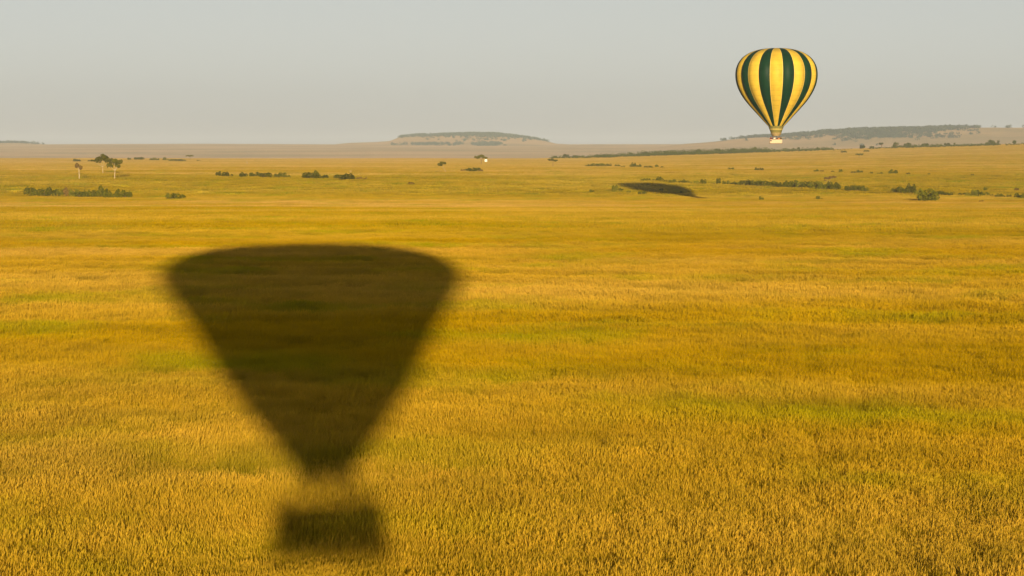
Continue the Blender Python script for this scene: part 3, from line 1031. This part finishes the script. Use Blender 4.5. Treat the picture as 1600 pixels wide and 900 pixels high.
def acacia(px, py, parts, trunk_px, label, seed, bark=M_BARK, leaf=M_LEAF_ACACIA, dens=1.0, flat=1.45, ymax=2050.0, group='acacia trees on the plain'):
    """px, py: foot; parts: crown pads (dx, dy up, half width, half height) in photo pixels; trunk_px: trunk width"""
    p = on_ground(px, py, ymax); k = p.y / FPX
    r = random.Random(seed)
    o = empty('acacia_tree', p)
    tag(o, label, 'tree', group)
    pads = [(dx * k, r.uniform(-0.5, 0.5) * hw * k * 0.3, dy * k, hw * k * 1.2, hh * k * flat) for dx, dy, hw, hh in parts]
    pads = [(a_, b_, c_ + 0.2, d_, e_) for a_, b_, c_, d_, e_ in pads]
    cz = min(q[2] - q[4] for q in pads); cx = sum(q[0] for q in pads) / len(pads)
    tr = MB(); w = trunk_px * k * 0.33
    fork = Vector((cx * 0.6, 0, cz * 0.80))
    tr.tube([(0, 0, -0.15), (cx * 0.12, 0, cz * 0.2), (cx * 0.3, 0, cz * 0.42), fork], [w * 1.35, w * 1.05, w * 0.95, w * 0.85], 9)
    for q in pads:
        e = Vector((q[0], q[1], q[2]))
        m_ = fork.lerp(e, 0.5) + Vector((0, 0, -0.04 * cz))
        tr.tube([fork - Vector((0, 0, w * 0.5)), m_, e], [w * 0.62, w * 0.35, w * 0.1], 7)
        for j in range(4):
            s = fork.lerp(e, r.uniform(0.5, 0.95)); t_ = e + Vector((r.uniform(-.75, .75) * q[3], r.uniform(-.75, .75) * q[3], r.uniform(-.2, .5) * q[4]))
            tr.tube([s, s.lerp(t_, 0.5) + Vector((0, 0, q[4] * 0.15)), t_], [w * 0.25, w * 0.18, w * 0.07], 5)
    link('trunk', tr.mesh('trunk', (bark,)), None, o, True)
    cr = MB()
    for q in pads:
        lob = []
        for j in range(8):
            a = r.uniform(0, 6.28); d = math.sqrt(r.random()) * 0.72
            rr = q[3] * r.uniform(0.22, 0.40)
            lob.append((q[0] + d * q[3] * math.cos(a), q[1] + d * q[3] * math.sin(a), q[2] + q[4] * r.uniform(-0.3, 0.5) * (1 - d * d * 0.5), rr * 1.1, q[4] * r.uniform(0.5, 0.85)))
        n = int(700 * dens)
        leaf_quads(cr, r, n, lobes_sampler(r, lob), max(0.06, min(q[3], 2.5 * q[4]) * 0.12))
    link('crown', cr.mesh('crown', (leaf,)), None, o)
    return o


acacia(124, 280, [(-2, 20, 5, 3), (1, 17, 4, 2.5)], 2.6, 'bare-looking acacia with thick pale trunk and small brown crown, leftmost tree', 1, leaf=M_LEAF_BROWN)
acacia(161, 272, [(-4, 22, 7, 4), (3, 23, 8, 4.5), (10, 19, 6, 4), (-15, 20, 4, 1.2)], 1.5, 'tall acacia with thin pale trunk and wide dense crown, left of the forked one', 2)
acacia(179, 279, [(-7, 19, 5, 3), (0, 24, 6, 4), (7, 25, 5, 3), (5, 18, 4, 2.2)], 2.4, 'acacia with a pale forked trunk, rightmost of the three left trees', 3)
acacia(697, 270, [(-9, 12, 5, 2.6), (-4, 14, 5, 2.6)], 1.1, 'small leaning acacia standing left of the parked white van', 4, flat=1.05)
acacia(752, 257, [(-5, 10.5, 6, 2.2), (0, 12.5, 5, 2.4), (5, 10, 5, 1.8)], 1.3, 'umbrella shaped acacia with the white van parked beneath it', 5, bark=M_BARK_DK, flat=1.0)
acacia(864, 261, [(-3, 10.5, 5, 1.8), (3, 9.5, 5, 1.7)], 1.0, 'flat-topped acacia between the umbrella tree and the tree line', 6, bark=M_BARK_DK, flat=1.0)
acacia(1297, 293, [(-5, 13.5, 5, 2.2), (3, 15, 6, 2.4), (-9, 10, 3, 1)], 1.0, 'brownish flat-topped acacia rising out of the shrub hedge', 7, leaf=M_LEAF_BROWN, flat=1.0)
acacia(1342, 248, [(-2, 6, 4, 1.6), (3, 6, 4, 1.5)], 0.8, 'dark flat-topped acacia high on the right slope below the tree line', 8, bark=M_BARK_DK, flat=1.0)
acacia(297, 250, [(-2, 6, 4, 1.4), (2, 6, 4, 1.2)], 0.8, 'tiny flat-topped acacia far off at the left edge of the grass', 9, bark=M_BARK_DK, flat=1.0)

# pale dead trunk and pale bare sapling
p = on_ground(386, 257); k = p.y / FPX
b = MB(); b.tube([(0, 0, -0.1), (0.04, 0, 1.5 * k), (-0.03, 0, 3.6 * k), (0.1 * k, 0, 5.4 * k)], [0.7 * k, 0.55 * k, 0.5 * k, 0.25 * k], 8)
b.tube([(0, 0, 2.6 * k), (0.7 * k, 0, 3.7 * k)], [0.3 * k, 0.15 * k], 6)
o = link('tree_stump', b.mesh('tree_stump', (M_BARK,)), None, None, True); o.location = p
tag(o, 'pale dead tree stump standing alone at the far edge of the grass', 'stump')
p = on_ground(548, 270); k = p.y / FPX
b = MB()
for dx, top in ((-2.4, 5), (2.2, 5.5), (0.4, 4), (-1.2, 3.2)):
    b.tube([(0, 0, -0.1), (dx * 0.35 * k, 0, top * 0.45 * k), (dx * k, 0.2 * k, top * k)], [0.4 * k, 0.28 * k, 0.1 * k], 6)
o = link('bare_sapling', b.mesh('bare_sapling', (M_BARK,)), None, None, True); o.location = p
tag(o, 'pale leafless sapling forking low above the middle string of shrubs', 'sapling')


# tree line along the right crest
def crest(px, py=None):
    """a point on the crest of the grass slope, along the column px"""
    a = (px - 800) / FPX
    ys_ = np.arange(1500, 2400, 10.0)
    el = (height(a * ys_, ys_) - CAM_H) / ys_
    y = float(ys_[int(np.argmax(el))])
    return y


def line_tree(px, w, h, label, seed, style='round'):
    y = crest(px) - 60
    x = (px - 800) / FPX * y; k = y / FPX
    p = Vector((x, y, hz(x, y) - 0.1))
    r = random.Random(seed)
    o = empty('tree', p)
    tag(o, label, 'tree', 'trees on the right crest')
    W, H = w * k * 0.54, h * k * 1.05 + 0.3
    tr = MB(); tr.tube([(0, 0, -0.2), (0.1 * W, 0, H * 0.35), (0, 0, H * 0.7)], [0.09 * H, 0.06 * H, 0.03 * H], 7)
    for j in range(5):
        a = r.uniform(0, 6.28)
        tr.tube([(0.05 * W, 0, H * 0.45), (W * 0.35 * math.cos(a), W * 0.35 * math.sin(a), H * 0.65), (W * 0.6 * math.cos(a), W * 0.6 * math.sin(a), H * 0.8)], [0.03 * H, 0.02 * H, 0.01 * H], 5)
    link('trunk', tr.mesh('trunk', (M_BARK_DK,)), None, o)
    lob = []
    for j in range(9):
        a = r.uniform(0, 6.28); d = math.sqrt(r.random()) * 0.66
        zc = r.uniform(0.35, 0.75) if style == 'round' else r.uniform(0.72, 0.85)
        lob.append((d * W * math.cos(a), d * W * math.sin(a), H * zc, W * r.uniform(0.28, 0.42), H * (r.uniform(0.18, 0.28) if style == 'round' else 0.12)))
    cr = MB(); leaf_quads(cr, r, 650, lobes_sampler(r, lob), W * 0.10)
    link('crown', cr.mesh('crown', (M_LEAF_THICKET,)), None, o)


LT = [(868, 8, 4), (884, 10, 6), (898, 8, 4), (950, 9, 5), (985, 8, 6), (1007, 9, 7), (1027, 9, 8), (1040, 9, 8), (1092, 10, 8), (1120, 12, 8), (1146, 12, 8),
      (1160, 9, 7), (1178, 9, 8)]
for i, (px, w, h) in enumerate(LT):
    line_tree(px, w, h, 'rounded dark tree, %s from left in the dense crest line' % ORD[i], 700 + i)
LT2 = [(1247, 6, 6), (1275, 7, 5), (1345, 13, 6), (1361, 10, 4), (1399, 12, 9), (1416, 13, 8), (1444, 13, 6), (1479, 11, 6), (1490, 5, 6), (1546, 16, 9), (1558, 5, 8), (1583, 10, 7)]
for i, (px, w, h) in enumerate(LT2):
    line_tree(px, w, h, 'dark tree, %s from left on the crest right of the balloon' % ORD[i], 740 + i)
line_tree(1376, 9, 9, 'flat-topped tree with a bare trunk on the crest right of the flying balloon', 760, 'flat')


def thicket(name, spans, label, seed, n_leaf=26):
    """dense low bush along the crest: spans of (px0, px1, height px, spacing px)"""
    r = random.Random(seed); b = MB()
    for x0, x1, h, sp in spans:
        px = x0
        while px < x1:
            y = crest(px) + r.uniform(-170, 10); k = y / FPX
            x = (px - 800) / FPX * y; z = hz(x, y)
            H = h * k * r.choice((0.45, 0.6, 0.75, 1.0, 1.25)) * r.uniform(0.85, 1.15); W = H * r.uniform(0.6, 1.1)
            leaf_quads(b, r, n_leaf, lobes_sampler(r, [(x, y, z + H * 0.45, W, H * 0.5)]), 0.42)
            px += sp * r.uniform(0.4, 1.6)
    o = link(name, b.mesh(name, (M_LEAF_THICKET,)))
    tag(o, label, 'thicket', kind='stuff')


thicket('thicket', [(862, 960, 4.0, 0.9), (930, 1010, 5.5, 0.5), (1000, 1200, 7.0, 0.3), (1190, 1300, 4.4, 0.6), (1300, 1330, 2.0, 2.5), (1355, 1400, 2.2, 1.4), (1395, 1470, 4.6, 0.6), (1470, 1560, 3.6, 0.7), (1570, 1600, 2.2, 1.4)],
        'dense low dark bush running along the crest of the right slope', 91)


def woodland(name, zf, spans, label, seed, n):
    r = random.Random(seed); b = MB(); c = 0
    while c < n:
        x0, x1, y0, y1, wt = r.choices(spans, [s[4] for s in spans])[0]
        px_, y = r.uniform(x0, x1), r.uniform(y0, y1)
        x = (px_ - 800) / FPX * y
        e = min((px_ - x0) / (x1 - x0), (x1 - px_) / (x1 - x0)) * 2
        ey = min((y - y0) / (y1 - y0) * 1.6, 1)
        if r.random() > (0.1 + e * 1.0) * (0.08 + ey) * (0.9 + 0.9 * float(wave(x, y, 170, 77)) + 0.6 * float(wave(x, y, 60, 78))):
            continue
        c += 1
        z = float(zf(x, y)); H = r.uniform(4, 9); W = r.uniform(3.5, 6.5)
        leaf_quads(b, r, 26, lobes_sampler(r, [(x, y, z + H * 0.4, W, H * 0.55)]), 1.5)
    o = link(name, b.mesh(name, (M_LEAF_WOOD,)))
    tag(o, label, 'woodland', kind='stuff')


woodland('woodland', z_mesa, [(618, 858, 6760, 7030, 5), (660, 830, 6550, 6850, 0.6), (612, 725, 6360, 6470, 0.6), (735, 790, 6330, 6500, 0.5)], 'dark woodland capping the distant flat-topped hill in the middle', 5, 1500)
woodland('woodland', z_right, [(1235, 1530, 5230, 5620, 6), (1125, 1260, 5480, 5650, 1.2), (1300, 1500, 5080, 5300, 1.0), (1200, 1320, 5250, 5500, 0.7), (1540, 1600, 5500, 5600, 0.1), (1150, 1580, 4900, 5400, 0.15)], 'dark woodland covering the upper slope of the long hill at right', 6, 2100)


woodland('woodland', z_left, [(-60, 70, 6880, 7020, 1)], 'dark woodland on the low rise at the far left horizon', 7, 200)


# ------------------------------------------------------------------ parked vans under the umbrella acacia
def van(px, py, rz, label):
    p = on_ground(px, py)
    o = empty('safari_van', p, rz)
    tag(o, label, 'van')
    # body with sloping bonnet, built as side outline swept across
    side = [(-2.3, 0.45), (2.25, 0.45), (2.3, 0.95), (1.55, 1.08), (1.05, 1.95), (-2.25, 1.98), (-2.33, 1.0)]
    b = MB(); n = len(side)
    for s in (-0.88, 0.88):
        for (yy, zz) in side:
            tz = 1 - 0.10 * max(0, zz - 1.0)
            b.v.append((s * tz, yy, zz))
    for i in range(n):
        b.f.append((i, (i + 1) % n, n + (i + 1) % n, n + i)); b.m.append(0)
    b.f.append(tuple(range(n))[::-1]); b.m.append(0); b.f.append(tuple(range(n, 2 * n))); b.m.append(0)
    body = link('body', b.mesh('body', (M_WHITE,)), None, o)
    b = MB(); b.box(-0.72, 0.72, -1.9, 0.7, 1.99, 2.22); link('pop_up_roof', b.mesh('pop_up_roof', (M_WHITE,)), None, o)
    for s in (-1, 1):
        for y0, y1 in ((-2.0, -1.0), (-0.9, 0.0), (0.1, 0.9)):
            b = MB(); b.box(s * 0.83 - 0.03, s * 0.83 + 0.03, y0, y1, 1.2, 1.75); link('window', b.mesh('window', (M_GLASS,)), None, body)
    b = MB(); b.box(-0.6, 0.6, -2.33, -2.27, 1.25, 1.78); link('rear_window', b.mesh('rear_window', (M_GLASS,)), None, body)
    for sx in (-0.78, 0.78):
        for yy in (-1.45, 1.45):
            b = MB(); b.tube([(sx - 0.12, yy, 0.36), (sx + 0.12, yy, 0.36)], [0.37, 0.37], 14)
            w = link('wheel', b.mesh('wheel', (M_TYRE,)), None, o)
            b = MB(); b.tube([(sx - 0.13, yy, 0.36), (sx + 0.13, yy, 0.36)], [0.19, 0.19], 10)
            link('rim', b.mesh('rim', (M_STEEL,)), None, w)


van(759.5, 253.6, math.radians(-3), 'bright white safari van parked under the umbrella acacia')
